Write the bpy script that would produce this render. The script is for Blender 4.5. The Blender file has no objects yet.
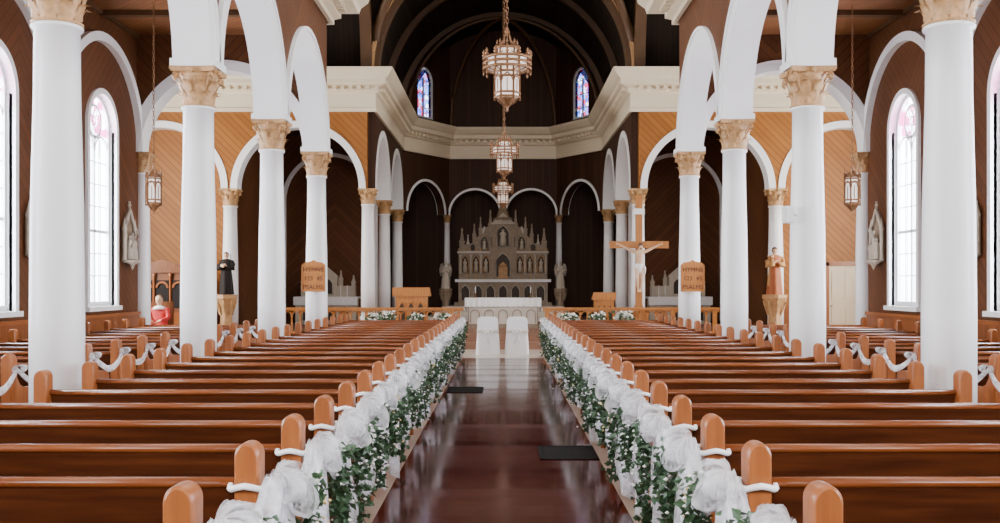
import bpy, math, random
from mathutils import Vector, Matrix
random.seed(7)
pi=math.pi; cos=math.cos; sin=math.sin
sc=bpy.context.scene

# ---------------------------------------------------------------- materials
def newmat(name):
    m=bpy.data.materials.new(name); m.use_nodes=True
    nt=m.node_tree; b=nt.nodes['Principled BSDF']
    return m,nt,b
def N(nt,t,**kw):
    n=nt.nodes.new(t)
    for k,v in kw.items(): setattr(n,k,v)
    return n
def mth(nt,op,a,b=None,c=None):
    n=nt.nodes.new('ShaderNodeMath'); n.operation=op
    for i,x in enumerate((a,b,c)):
        if x is None: continue
        if isinstance(x,(int,float)): n.inputs[i].default_value=x
        else: nt.links.new(x,n.inputs[i])
    return n.outputs[0]
def mixc(nt,f,a,b):
    n=nt.nodes.new('ShaderNodeMix'); n.data_type='RGBA'
    for i,x in ((0,f),(6,a),(7,b)):
        if isinstance(x,(int,float)): n.inputs[i].default_value=x
        elif isinstance(x,tuple): n.inputs[i].default_value=(*x,1)
        else: nt.links.new(x,n.inputs[i])
    return n.outputs[2]
def simple(name,col,rough=.5,metal=0,var=.08,scale=6,bump=0.0,emit=None,es=0,spec=.5):
    m,nt,b=newmat(name)
    tc=N(nt,'ShaderNodeTexCoord'); nz=N(nt,'ShaderNodeTexNoise')
    nz.inputs['Scale'].default_value=scale; nz.inputs['Detail'].default_value=3
    nt.links.new(tc.outputs['Object'],nz.inputs['Vector'])
    c=mixc(nt,nz.outputs[0],tuple(x*(1-var) for x in col),tuple(min(1,x*(1+var)) for x in col))
    nt.links.new(c,b.inputs['Base Color'])
    b.inputs['Roughness'].default_value=rough; b.inputs['Metallic'].default_value=metal
    b.inputs['Specular IOR Level'].default_value=spec
    if bump:
        bp=N(nt,'ShaderNodeBump'); bp.inputs['Strength'].default_value=bump; bp.inputs['Distance'].default_value=.02
        nt.links.new(nz.outputs[0],bp.inputs['Height']); nt.links.new(bp.outputs[0],b.inputs['Normal'])
    if emit:
        b.inputs['Emission Color'].default_value=(*emit,1); b.inputs['Emission Strength'].default_value=es
    return m
def planks(name,c1,c2,width=.12,mode='diag',rough=.4,period=0,groove=.35,spec=.5,bumpd=.01,rvar=0,gw=.05):
    m,nt,b=newmat(name)
    tc=N(nt,'ShaderNodeTexCoord'); s=N(nt,'ShaderNodeSeparateXYZ')
    nt.links.new(tc.outputs['Object'],s.inputs[0])
    x,y,z=s.outputs
    h=mth(nt,'ADD',x,y)
    if mode=='diag':
        if period: h=mth(nt,'PINGPONG',h,period)
        u=mth(nt,'MULTIPLY',mth(nt,'ADD',h,z),.7071)
    elif mode=='vert': u=h
    elif mode=='y': u=y
    elif mode=='x': u=x
    else: u=z
    t=mth(nt,'DIVIDE',u,width)
    fl=mth(nt,'FLOOR',t); fr=mth(nt,'FRACT',t)
    wn=N(nt,'ShaderNodeTexWhiteNoise',noise_dimensions='1D'); nt.links.new(fl,wn.inputs['W'])
    nz=N(nt,'ShaderNodeTexNoise'); nz.inputs['Scale'].default_value=4; nz.inputs['Detail'].default_value=4
    nt.links.new(tc.outputs['Object'],nz.inputs['Vector'])
    f=mth(nt,'ADD',mth(nt,'MULTIPLY',wn.outputs['Value'],.6),mth(nt,'MULTIPLY',nz.outputs[0],.4))
    c=mixc(nt,f,c1,c2)
    e=mth(nt,'LESS_THAN',mth(nt,'MINIMUM',fr,mth(nt,'SUBTRACT',1,fr)),gw)
    c=mixc(nt,mth(nt,'MULTIPLY',e,1-groove),c,tuple(v*.25 for v in c1))
    nt.links.new(c,b.inputs['Base Color'])
    b.inputs['Roughness'].default_value=rough; b.inputs['Specular IOR Level'].default_value=spec
    if rvar: nt.links.new(mth(nt,'ADD',mth(nt,'MULTIPLY',f,rvar),rough),b.inputs['Roughness'])
    bp=N(nt,'ShaderNodeBump'); bp.inputs['Strength'].default_value=.5; bp.inputs['Distance'].default_value=bumpd
    nt.links.new(mth(nt,'SUBTRACT',1,e),bp.inputs['Height']); nt.links.new(bp.outputs[0],b.inputs['Normal'])
    return m
def woodgrain(name,c1,c2,rough=.3,axis=0,spec=.5):
    m,nt,b=newmat(name)
    tc=N(nt,'ShaderNodeTexCoord'); mp=N(nt,'ShaderNodeMapping')
    sc_=[14,14,14]; sc_[axis]=1.0; mp.inputs['Scale'].default_value=sc_
    oi=N(nt,'ShaderNodeObjectInfo')
    va=N(nt,'ShaderNodeVectorMath',operation='ADD'); nt.links.new(tc.outputs['Object'],va.inputs[0])
    cm=N(nt,'ShaderNodeCombineXYZ'); nt.links.new(mth(nt,'MULTIPLY',oi.outputs['Random'],9),cm.inputs[0]); nt.links.new(cm.outputs[0],va.inputs[1])
    nt.links.new(va.outputs[0],mp.inputs[0])
    nz=N(nt,'ShaderNodeTexNoise'); nz.inputs['Scale'].default_value=2; nz.inputs['Detail'].default_value=5
    nt.links.new(mp.outputs[0],nz.inputs['Vector'])
    cr=N(nt,'ShaderNodeMapRange'); cr.inputs[1].default_value=.3; cr.inputs[2].default_value=.7
    nt.links.new(nz.outputs[0],cr.inputs[0])
    c=mixc(nt,cr.outputs[0],c1,c2); nt.links.new(c,b.inputs['Base Color'])
    b.inputs['Roughness'].default_value=rough; b.inputs['Specular IOR Level'].default_value=spec
    return m

WHITE=simple('white_paint',(.85,.855,.87),.4,var=.02,scale=3)
CREAM=simple('cream_trim',(.74,.64,.48),.5,var=.04)
GOLDC=simple('capital_gilding',(.46,.26,.11),.5,var=.6,scale=25,bump=.3)
PEW=woodgrain('pew_wood',(.036,.0085,.0026),(.084,.022,.006),.33,spec=.38)
PEWEND=woodgrain('pew_end_wood',(.22,.062,.014),(.32,.10,.024),.35,axis=2)
PEWLIT=woodgrain('pew_wood_lit',(.14,.036,.009),(.22,.062,.015),.26)  # paler copy of the pew wood: light on rail tops and seats, painted in
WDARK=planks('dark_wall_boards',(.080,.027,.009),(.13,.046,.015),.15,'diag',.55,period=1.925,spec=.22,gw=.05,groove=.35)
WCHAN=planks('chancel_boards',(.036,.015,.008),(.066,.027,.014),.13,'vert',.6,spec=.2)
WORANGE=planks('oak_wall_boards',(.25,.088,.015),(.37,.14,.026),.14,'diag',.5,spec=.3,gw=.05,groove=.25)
WAINS=planks('wainscot_boards',(.18,.05,.011),(.25,.075,.017),.1,'vert',.4)
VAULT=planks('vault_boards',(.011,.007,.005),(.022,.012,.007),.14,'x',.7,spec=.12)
AISLEC=planks('aisle_ceiling_boards',(.20,.075,.022),(.30,.115,.036),.12,'diag',.5)
RIB=simple('vault_rib_wood',(.085,.038,.012),.5,var=.2)
FAISLE=planks('aisle_floor_boards',(.034,.0038,.0036),(.085,.010,.008),.30,'y',.05,groove=.5,bumpd=.0012,rvar=.18,spec=.5,gw=.03)
FSIDE=planks('side_floor_boards',(.10,.04,.02),(.15,.06,.03),.12,'x',.4)
STRIP=simple('stone_border',(.46,.36,.28),.4)
MARBLE=simple('marble_floor',(.72,.65,.57),.2,var=.12,scale=2)
STEPM=simple('sanctuary_carpet',(.26,.13,.08),.7,var=.15)
GOLD=simple('aged_brass',(.24,.115,.05),.45,metal=.45,var=.25,scale=20)
GLOW=simple('opal_glass',(.85,.78,.72),.4,var=.05,emit=(1,.80,.68),es=.45)
STATW=simple('statue_plaster',(.50,.44,.36),.6,var=.15)
STONE=simple('altar_marble',(.27,.20,.135),.5,var=.4,scale=9)
NSHADE=simple('niche_shade',(.045,.028,.018),.6)  # shade of a recess put into the colour of flat panels
OAK=woodgrain('light_oak',(.36,.12,.018),(.50,.19,.032),.4,axis=2)
OAKD=woodgrain('brown_oak',(.12,.038,.012),(.20,.068,.02),.4,axis=2)
CROSSW=woodgrain('cross_wood',(.34,.125,.025),(.46,.185,.045),.45,axis=2)
SKIN=simple('painted_flesh',(.66,.43,.28),.5)
HAIR=simple('painted_hair',(.10,.045,.02),.6)
BLACKR=simple('dark_robe',(.014,.010,.009),.7,spec=.2)
BROWNR=simple('red_ochre_robe',(.34,.09,.022),.6,var=.2)
BEIGER=simple('beige_mantle',(.46,.24,.08),.6)
LINEN=simple('white_linen',(.86,.86,.87),.75,var=.03)
LACE=simple('altar_lace',(.62,.56,.50),.8,var=.25,scale=60)
RED=simple('red_cloth',(.55,.025,.03),.6,var=.3,scale=30)
LEAF=simple('ivy_green',(.030,.072,.028),.5,var=.6,scale=40)
BLOSSOM=simple('white_blossom',(.84,.84,.78),.6)
PINKB=simple('pale_yellow_blossom',(.62,.50,.20),.6)
IRON=simple('vent_iron',(.008,.008,.008),.7,spec=.1)
DOORM=simple('cream_door_paint',(.62,.50,.34),.5)
INK=simple('sign_ink',(.06,.018,.008),.6)
SPK=simple('speaker_white',(.75,.75,.75),.5)

def pane(name,voro=None,base=(.95,.97,1),fac=.85,dim=1.0,vs=6):
    m=bpy.data.materials.new(name); m.use_nodes=True; nt=m.node_tree; nt.nodes.clear()
    o=N(nt,'ShaderNodeOutputMaterial'); tr=N(nt,'ShaderNodeBsdfTransparent'); gl=N(nt,'ShaderNodeBsdfTranslucent'); mx=N(nt,'ShaderNodeMixShader')
    mx.inputs[0].default_value=1-fac
    if voro:
        tc=N(nt,'ShaderNodeTexCoord'); v=N(nt,'ShaderNodeTexVoronoi'); v.inputs['Scale'].default_value=vs
        nt.links.new(tc.outputs['Object'],v.inputs['Vector'])
        s=N(nt,'ShaderNodeSeparateColor'); nt.links.new(v.outputs['Color'],s.inputs[0])
        r=N(nt,'ShaderNodeValToRGB'); r.color_ramp.interpolation='CONSTANT'
        els=r.color_ramp.elements
        els[0].color=(*voro[0],1); els[0].position=0; els[1].position=1/len(voro); els[1].color=(*voro[1],1)
        for i in range(2,len(voro)):
            e=els.new(i/len(voro)); e.color=(*voro[i],1)
        nt.links.new(s.outputs[0],r.inputs[0])
        nt.links.new(r.outputs[0],tr.inputs[0]); nt.links.new(r.outputs[0],gl.inputs[0])
    else:
        tr.inputs[0].default_value=(*base,1); gl.inputs[0].default_value=(*base,1)
    nt.links.new(tr.outputs[0],mx.inputs[1]); nt.links.new(gl.outputs[0],mx.inputs[2]); nt.links.new(mx.outputs[0],o.inputs[0])
    return m
PANE=pane('window_glass')
PINK=pane('stained_pink',[(.55,.08,.26),(.5,.14,.3),(.95,.92,.97),(.95,.9,.95)],vs=6)
STAIN=pane('stained_blue',[(.05,.08,.45),(.25,.14,.5),(.75,.75,.95),(.4,.04,.1),(.12,.25,.7)],vs=7)

def tulle():
    m=bpy.data.materials.new('tulle'); m.use_nodes=True; nt=m.node_tree; nt.nodes.clear()
    o=N(nt,'ShaderNodeOutputMaterial'); tr=N(nt,'ShaderNodeBsdfTransparent'); d=N(nt,'ShaderNodeBsdfDiffuse'); t=N(nt,'ShaderNodeBsdfTranslucent')
    d.inputs[0].default_value=(.88,.88,.91,1); t.inputs[0].default_value=(.88,.88,.91,1)
    m1=N(nt,'ShaderNodeMixShader'); m1.inputs[0].default_value=.3
    nt.links.new(d.outputs[0],m1.inputs[1]); nt.links.new(t.outputs[0],m1.inputs[2])
    tc=N(nt,'ShaderNodeTexCoord'); nz=N(nt,'ShaderNodeTexNoise'); nz.inputs['Scale'].default_value=11
    nt.links.new(tc.outputs['Object'],nz.inputs['Vector'])
    mr=N(nt,'ShaderNodeMapRange'); mr.inputs[1].default_value=.3; mr.inputs[2].default_value=.7; mr.inputs[3].default_value=.18; mr.inputs[4].default_value=.68
    nt.links.new(nz.outputs[0],mr.inputs[0])
    m2=N(nt,'ShaderNodeMixShader'); nt.links.new(mr.outputs[0],m2.inputs[0])
    nt.links.new(tr.outputs[0],m2.inputs[1]); nt.links.new(m1.outputs[0],m2.inputs[2]); nt.links.new(m2.outputs[0],o.inputs[0])
    return m
TULLE=tulle()

# ---------------------------------------------------------------- mesh builder
class MB:
    def __init__(s,mats): s.mats=mats; s.v=[]; s.f=[]; s.m=[]; s.s=[]
    def mi(s,mat):
        if mat not in s.mats: s.mats.append(mat)
        return s.mats.index(mat)
    def add(s,vs,fs,mat,smooth=False,M=None):
        o=len(s.v); k=s.mi(mat)
        for p in vs:
            p=Vector(p)
            if M is not None: p=M@p
            s.v.append(tuple(p))
        for f in fs:
            s.f.append(tuple(i+o for i in f)); s.m.append(k); s.s.append(smooth)
    def box(s,x0,x1,y0,y1,z0,z1,mat,M=None):
        vs=[(x0,y0,z0),(x1,y0,z0),(x1,y1,z0),(x0,y1,z0),(x0,y0,z1),(x1,y0,z1),(x1,y1,z1),(x0,y1,z1)]
        s.add(vs,[(0,3,2,1),(4,5,6,7),(0,1,5,4),(1,2,6,5),(2,3,7,6),(3,0,4,7)],mat,False,M)
    def lathe(s,prof,c,mat,seg=20,smooth=True,sx=1,sy=1,rot=0,M=None):
        vs=[];fs=[]
        for r,z in prof:
            for i in range(seg):
                a=2*pi*i/seg+rot; vs.append((c[0]+r*cos(a)*sx,c[1]+r*sin(a)*sy,c[2]+z))
        n=len(prof)
        for j in range(n-1):
            for i in range(seg):
                k=(i+1)%seg; fs.append((j*seg+i,j*seg+k,(j+1)*seg+k,(j+1)*seg+i))
        fs.append(tuple(range(seg))[::-1]); fs.append(tuple((n-1)*seg+i for i in range(seg)))
        s.add(vs,fs,mat,smooth,M)
    def tube(s,pts,rad,mat,seg=8,closed=False,M=None,smooth=True):
        pts=[Vector(p) for p in pts]; n=len(pts); vs=[];fs=[]
        up=Vector((0,0,1))
        for i,p in enumerate(pts):
            a=pts[(i-1)%n] if (closed or i>0) else p; b=pts[(i+1)%n] if (closed or i<n-1) else p
            d=(b-a).normalized(); u=up if abs(d.dot(up))<.95 else Vector((1,0,0))
            e1=d.cross(u).normalized(); e2=d.cross(e1)
            r=rad[i] if isinstance(rad,(list,tuple)) else rad
            for k in range(seg):
                t=2*pi*k/seg; vs.append(p+e1*(r*cos(t))+e2*(r*sin(t)))
        m=n if closed else n-1
        for i in range(m):
            for k in range(seg):
                l=(k+1)%seg; j=(i+1)%n; fs.append((i*seg+k,i*seg+l,j*seg+l,j*seg+k))
        if not closed: fs.append(tuple(range(seg))); fs.append(tuple((n-1)*seg+k for k in range(seg)))
        s.add(vs,fs,mat,smooth,M)
    def prism(s,poly,y0,y1,mat,axis='y',M=None,smooth=False):
        n=len(poly); vs=[]
        for t in (y0,y1):
            for a,b in poly: vs.append((a,t,b) if axis=='y' else (t,a,b))
        fs=[tuple(range(n)),tuple(range(2*n-1,n-1,-1))]+[(i,i+n,(i+1)%n+n,(i+1)%n) for i in range(n)]
        s.add(vs,fs,mat,smooth,M)
    def mesh(s,name):
        me=bpy.data.meshes.new(name); me.from_pydata(s.v,[],s.f)
        for m in s.mats: me.materials.append(m)
        me.polygons.foreach_set('material_index',s.m); me.polygons.foreach_set('use_smooth',s.s); me.update(); return me
    def obj(s,name,parent=None,loc=(0,0,0),rot=0):
        return inst(name,s.mesh(name),loc,rot,parent)
def inst(name,me,loc=(0,0,0),rot=0,parent=None,scale=None):
    o=bpy.data.objects.new(name,me); sc.collection.objects.link(o); o.location=loc; o.rotation_euler=(0,0,rot)
    if scale: o.scale=scale
    if parent: o.parent=parent
    return o

def frame(p0,p1):
    a=Vector((p0[0],p0[1],0)); b=Vector((p1[0],p1[1],0)); L=(b-a).length; d=(b-a)/L
    n=Vector((d.y,-d.x,0))
    return (lambda u,z,w=0: a+d*u+n*w+Vector((0,0,z))),L
def arch_panel(mb,p0,p1,th,bottom,top,r,spring,mat,soff,sill=None,cu=None,seg=24,matb=None):
    P,L=frame(p0,p1); cu=L/2 if cu is None else cu; h=th/2; matb=matb or mat
    lo=bottom if sill is None else sill
    cells=[]
    if cu-r>1e-4: cells.append([(0,bottom),(cu-r,bottom),(cu-r,top),(0,top)])
    if L-cu-r>1e-4: cells.append([(cu+r,bottom),(L,bottom),(L,top),(cu+r,top)])
    arc=[(cu-r*cos(pi*i/seg),spring+r*sin(pi*i/seg)) for i in range(seg+1)]
    for i in range(seg):
        a,b=arc[i],arc[i+1]; cells.append([a,b,(b[0],top),(a[0],top)])
    if sill is not None and sill>bottom: cells.append([(cu-r,bottom),(cu+r,bottom),(cu+r,sill),(cu-r,sill)])
    for c in cells:
        mb.add([P(u,z,h) for u,z in c],[(0,1,2,3)],mat)
        mb.add([P(u,z,-h) for u,z in c],[(3,2,1,0)],matb)
    pl=[(cu-r,lo)]+arc+[(cu+r,lo)] if spring>lo+1e-4 else arc
    for i in range(len(pl)-1):
        a,b=pl[i],pl[i+1]; mb.add([P(*a,h),P(*b,h),P(*b,-h),P(*a,-h)],[(0,1,2,3)],soff,True)
    if sill is not None: mb.add([P(cu-r,sill,h),P(cu+r,sill,h),P(cu+r,sill,-h),P(cu-r,sill,-h)],[(0,1,2,3)],soff)
    else:
        for u0,u1 in ((0,cu-r),(cu+r,L)): mb.add([P(u0,bottom,h),P(u1,bottom,h),P(u1,bottom,-h),P(u0,bottom,-h)],[(0,1,2,3)],soff)
    for u in (0,L): mb.add([P(u,bottom,h),P(u,top,h),P(u,top,-h),P(u,bottom,-h)],[(0,1,2,3)],mat)
    mb.add([P(0,top,h),P(L,top,h),P(L,top,-h),P(0,top,-h)],[(0,1,2,3)],mat)
def ring(mb,p0,p1,spring,ri,ro,w0,w1,mat,cu=None,seg=28,a0=0,a1=pi,leg=0):
    P,L=frame(p0,p1); cu=L/2 if cu is None else cu
    rows=[]
    ts=[a0+(a1-a0)*i/seg for i in range(seg+1)]
    def q(t,r): return (cu-r*cos(t),spring+r*sin(t))
    if leg: rows.append([P(cu-ri,spring-leg,w0),P(cu-ro,spring-leg,w0),P(cu-ro,spring-leg,w1),P(cu-ri,spring-leg,w1)])
    for t in ts:
        i_=q(t,ri); o_=q(t,ro); rows.append([P(*i_,w0),P(*o_,w0),P(*o_,w1),P(*i_,w1)])
    if leg: rows.append([P(cu+ri,spring-leg,w0),P(cu+ro,spring-leg,w0),P(cu+ro,spring-leg,w1),P(cu+ri,spring-leg,w1)])
    vs=[p for r_ in rows for p in r_]; fs=[]
    for i in range(len(rows)-1):
        for k in range(4): l=(k+1)%4; fs.append((4*i+k,4*i+l,4*i+4+l,4*i+4+k))
    fs+= [(0,1,2,3),tuple(len(vs)-4+i for i in range(4))]
    mb.add(vs,fs,mat,False)
def sweep(mb,path,prof,mat):
    n=len(path); P=[Vector(p) for p in path]; nr=[]
    for i in range(n-1):
        d=(P[i+1]-P[i]).normalized(); nr.append(Vector((d.y,-d.x)))
    rows=[]
    for i in range(n):
        if i==0: m=nr[0]
        elif i==n-1: m=nr[-1]
        else: m=(nr[i-1]+nr[i])/(1+nr[i-1].dot(nr[i]))
        rows.append([(P[i].x+m.x*o,P[i].y+m.y*o,z) for o,z in prof])
    k=len(prof); vs=[p for r in rows for p in r]
    fs=[(i*k+j,i*k+j+1,(i+1)*k+j+1,(i+1)*k+j) for i in range(n-1) for j in range(k-1)]
    mb.add(vs,fs,mat)
def dentils(mb,path,o0,o1,z0,z1,w,sp,mat):
    for i in range(len(path)-1):
        a=Vector(path[i]); b=Vector(path[i+1]); L=(b-a).length; d=(b-a)/L; nn=Vector((d.y,-d.x))
        t=sp
        while t<L:
            c=a+d*t; vs=[]
            for z in (z0,z1):
                for (s_,o) in ((-w/2,o0),(w/2,o0),(w/2,o1),(-w/2,o1)):
                    q=c+d*s_+nn*o; vs.append((q.x,q.y,z))
            mb.add(vs,[(0,1,2,3),(4,5,6,7),(0,1,5,4),(1,2,6,5),(2,3,7,6),(3,0,4,7)],mat); t+=sp

# ---------------------------------------------------------------- layout
XC=3.7; XW=7.35; SP=4.2; BAY=3.85
NY=[19.85-BAY*i for i in range(6)]
YT=27.4; YR=-3.25
mb=MB([]); mb.box(-11.5,11.5,-3.6,40,-.3,-.012,FSIDE); mb.obj('floor')
mb=MB([]); mb.box(-.88,.88,-3.2,21.6,-.01,.0,FAISLE)
for s in (-1,1):
    x0,x1=sorted((s*.88,s*1.0)); mb.box(x0,x1,-3.2,21.6,-.01,.003,STRIP)
mb.box(-7.2,7.2,21.6,24.4,-.01,.002,MARBLE)
mb.obj('floor_aisle')
mb=MB([]); mb.box(-7.2,7.2,24.4,24.78,0,.17,STEPM); mb.box(-7.2,7.2,24.78,39,0,.34,STEPM)
mb.box(-2.6,2.6,33.6,37.2,.34,.5,MARBLE); mb.box(-2.3,2.3,34.0,37.2,.5,.66,MARBLE); mb.box(-2.1,2.1,34.4,37.2,.66,.82,MARBLE)
mb.obj('floor_sanctuary')

# columns
def leaf(mb,ang,r0,z0,h,w,out,mat):
    rows=[]
    for i in range(6):
        t=i/5
        rr=r0+out*(t**2.2); zz=z0+h*(t if t<.85 else .85-(t-.85)*.6)
        if i==5: rr+=out*.25
        ww=w*(1-.25*t) if i<4 else w*(.6 if i==4 else .25)
        for sgn,rad in ((-1,0),(0,.012),(1,0)):
            a=ang+sgn*ww/2/max(rr,.05); rows.append(((rr+rad)*cos(a),(rr+rad)*sin(a),zz))
    fs=[]
    for i in range(5):
        for j in range(2): fs.append((i*3+j,i*3+j+1,i*3+4+j,i*3+3+j))
    mb.add(rows,fs,mat,True)
def column_mesh(H,rb,rt,cap,name):
    mb=MB([WHITE,GOLDC])
    pb=rb*1.28
    mb.box(-pb,pb,-pb,pb,0,.14,WHITE)
    mb.lathe([(pb*.98,.14),(pb*1.0,.18),(pb*.95,.23),(rb*1.12,.25),(rb*1.1,.29),(rb*1.2,.32),(rb*1.17,.36),(rb*1.03,.39),(rb,.42)],(0,0,0),WHITE,28)
    zc=H-cap
    mb.lathe([(rb,.42),(rb*1.0,zc*.35),(rb*.96,zc*.6),(rt*1.02,zc*.85),(rt,zc-.04),(rt*1.12,zc-.035),(rt*1.15,zc-.015),(rt*1.1,zc)],(0,0,0),WHITE,32)
    mb.lathe([(rt*1.12,zc),(rt*1.16,zc+.02),(rt*1.0,zc+.03),(rt*1.0,zc+cap*.5),(rt*1.15,zc+cap*.75),(rt*1.35,zc+cap*.86)],(0,0,0),GOLDC,24)
    for i in range(8):
        leaf(mb,i*pi/4,rt*1.02,zc+.02,cap*.42,rt*.75,rt*.42,GOLDC)
        leaf(mb,(i+.5)*pi/4,rt*1.02,zc+.05,cap*.68,rt*.8,rt*.55,GOLDC)
    for i in range(4):
        a=pi/4+i*pi/2
        pts=[]
        for k in range(9):
            t=k/8; pts.append((rt*(1.05+.55*t)*cos(a),rt*(1.05+.55*t)*sin(a),zc+cap*(.45+.4*t**.7)))
        mb.tube(pts,rt*.09,GOLDC,6)
        c=Vector((rt*1.62*cos(a),rt*1.62*sin(a),zc+cap*.76)); tdir=Vector((-sin(a),cos(a),0)); rd=Vector((cos(a),sin(a),0))
        sp=[]
        for k in range(14):
            th=-pi/2+k*2*pi/9; rr=rt*.26*(1-k/18); sp.append(c+rd*(rr*cos(th))+Vector((0,0,1))*(rr*sin(th)))
        mb.tube(sp,rt*.085,GOLDC,6)
        mb.tube([c-tdir*rt*.12,c+tdir*rt*.12],rt*.13,GOLDC,8)
        a2=i*pi/2
        mb.lathe([(0.01,-.03),(rt*.14,-.015),(rt*.16,.01),(rt*.1,.03),(.01,.035)],(rt*1.38*cos(a2),rt*1.38*sin(a2),H-.05),GOLDC,8)
    ab=rt*1.5
    poly=[]
    for i in range(4):
        a=i*pi/2
        for t in (-1,-.8,-.4,0,.4,.8):
            d=ab*(1-.14*(1-t*t)); 
            x,y=d,ab*t*1.0
            poly.append((x*cos(a)-y*sin(a),x*sin(a)+y*cos(a)))
    n=len(poly); vs=[(p[0]*.95,p[1]*.95,H-.06) for p in poly]+[(p[0],p[1],H-.035) for p in poly]+[(p[0],p[1],H) for p in poly]
    fs=[tuple(range(n)),tuple(range(2*n,3*n))]+[(j*n+i,j*n+(i+1)%n,(j+1)*n+(i+1)%n,(j+1)*n+i) for j in (0,1) for i in range(n)]
    mb.add(vs,fs,GOLDC)
    return mb.mesh(name)
CM=column_mesh(SP,.215,.18,.46,'column'); CM2=column_mesh(SP-.34,.19,.165,.42,'column_chancel')
CM3=column_mesh(SP-.34,.12,.10,.30,'column_apse'); CMW=column_mesh(SP,.15,.125,.40,'column_wall')
for s in (-1,1):
    for y in NY: inst('column',CM,(s*XC,y,0))
    for y in NY: inst('wall_column',CMW,(s*(XW-.2),y,0))
    for (x,y) in ((3.7,27.4),(3.7,31.2),(3.7,35.0)): inst('chancel_column',CM2,(s*x,y,.34))
    inst('transept_column',CM,(s*7.45,27.32,-.01))
    inst('apse_column',CM3,(s*2.1,37.6,.34))
inst('apse_column',CM3,(0,37.6,.34))

win_n=0
def window(p0,p1,cu,r,spring,sill,head,low,name):
    P,L=frame(p0,p1); mb=MB([WHITE,low,head])
    lz=spring-.1
    mb.add([P(cu-r,sill),P(cu+r,sill),P(cu+r,lz),P(cu-r,lz)],[(0,1,2,3)],low)
    arc=[P(cu-r,lz)]+[P(cu-r*cos(pi*i/20),spring+r*sin(pi*i/20)) for i in range(21)]+[P(cu+r,lz)]
    mb.add(arc,[tuple(range(len(arc)))],head)
    fr=.05
    ring(mb,p0,p1,spring,r-fr,r+.01,-.06,.06,WHITE,cu=cu,leg=spring-sill)
    def bar(u0,z0,u1,z1,w=.03,d=.03):
        if abs(u1-u0)<1e-5: c=[(u0-w/2,z0),(u0+w/2,z0),(u0+w/2,z1),(u0-w/2,z1)]
        else: c=[(u0,z0-w/2),(u1,z0-w/2),(u1,z0+w/2),(u0,z0+w/2)]
        vs=[P(u,z,-d) for u,z in c]+[P(u,z,d) for u,z in c]
        mb.add(vs,[(0,1,2,3),(4,5,6,7),(0,1,5,4),(1,2,6,5),(2,3,7,6),(3,0,4,7)],WHITE)
    bar(cu-r,sill+.04,cu+r,sill+.04,.09,.07)
    return mb,P,bar
def side_window(p0,p1,cu,name):
    r=.60; spring=4.4; sill=1.2
    mb,P,bar=window(p0,p1,cu,r,spring,sill,PINK,PANE,name)
    bar(cu,sill,cu,spring-.12,.05,.035)
    bar(cu-r,2.55,cu+r,2.55,.05,.035)
    for z in (1.75,2.15,3.0,3.4,3.8): bar(cu-r,z,cu+r,z,.016,.012)
    for u in (-r/2,r/2):
        bar(cu+u,sill,cu+u,3.9,.016,.012)
        ring(mb,p0,p1,4.0,r/2-.045,r/2-.015,-.03,.03,WHITE,cu=cu+u,seg=14)
    ring(mb,p0,p1,4.52,.26,.31,-.035,.035,WHITE,cu=cu,seg=28,a0=0,a1=2*pi)
    ring(mb,p0,p1,4.52,.07,.09,-.02,.02,WHITE,cu=cu,seg=16,a0=0,a1=2*pi)
    for i in range(6):
        a=i*pi/3; c=(cu+.165*cos(a),4.52+.165*sin(a))
        ring(mb,p0,p1,c[1],.06,.07,-.015,.015,WHITE,cu=c[0],seg=10,a0=0,a1=2*pi)
    ring(mb,p0,p1,spring,r,r+.1,.1,.2,WHITE,cu=cu,leg=spring-sill) 
    ring(mb,p0,p1,spring,r,r+.1,-.2,-.1,WHITE,cu=cu,leg=spring-sill)
    vs=[P(u,z,w) for z in (sill-.08,sill) for (u,w) in ((cu-r-.14,-.25),(cu+r+.14,-.25),(cu+r+.14,.25),(cu-r-.14,.25))]
    mb.add(vs,[(0,1,2,3),(4,5,6,7),(0,1,5,4),(1,2,6,5),(2,3,7,6),(3,0,4,7)],WHITE)
    return mb.obj(name)
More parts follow.
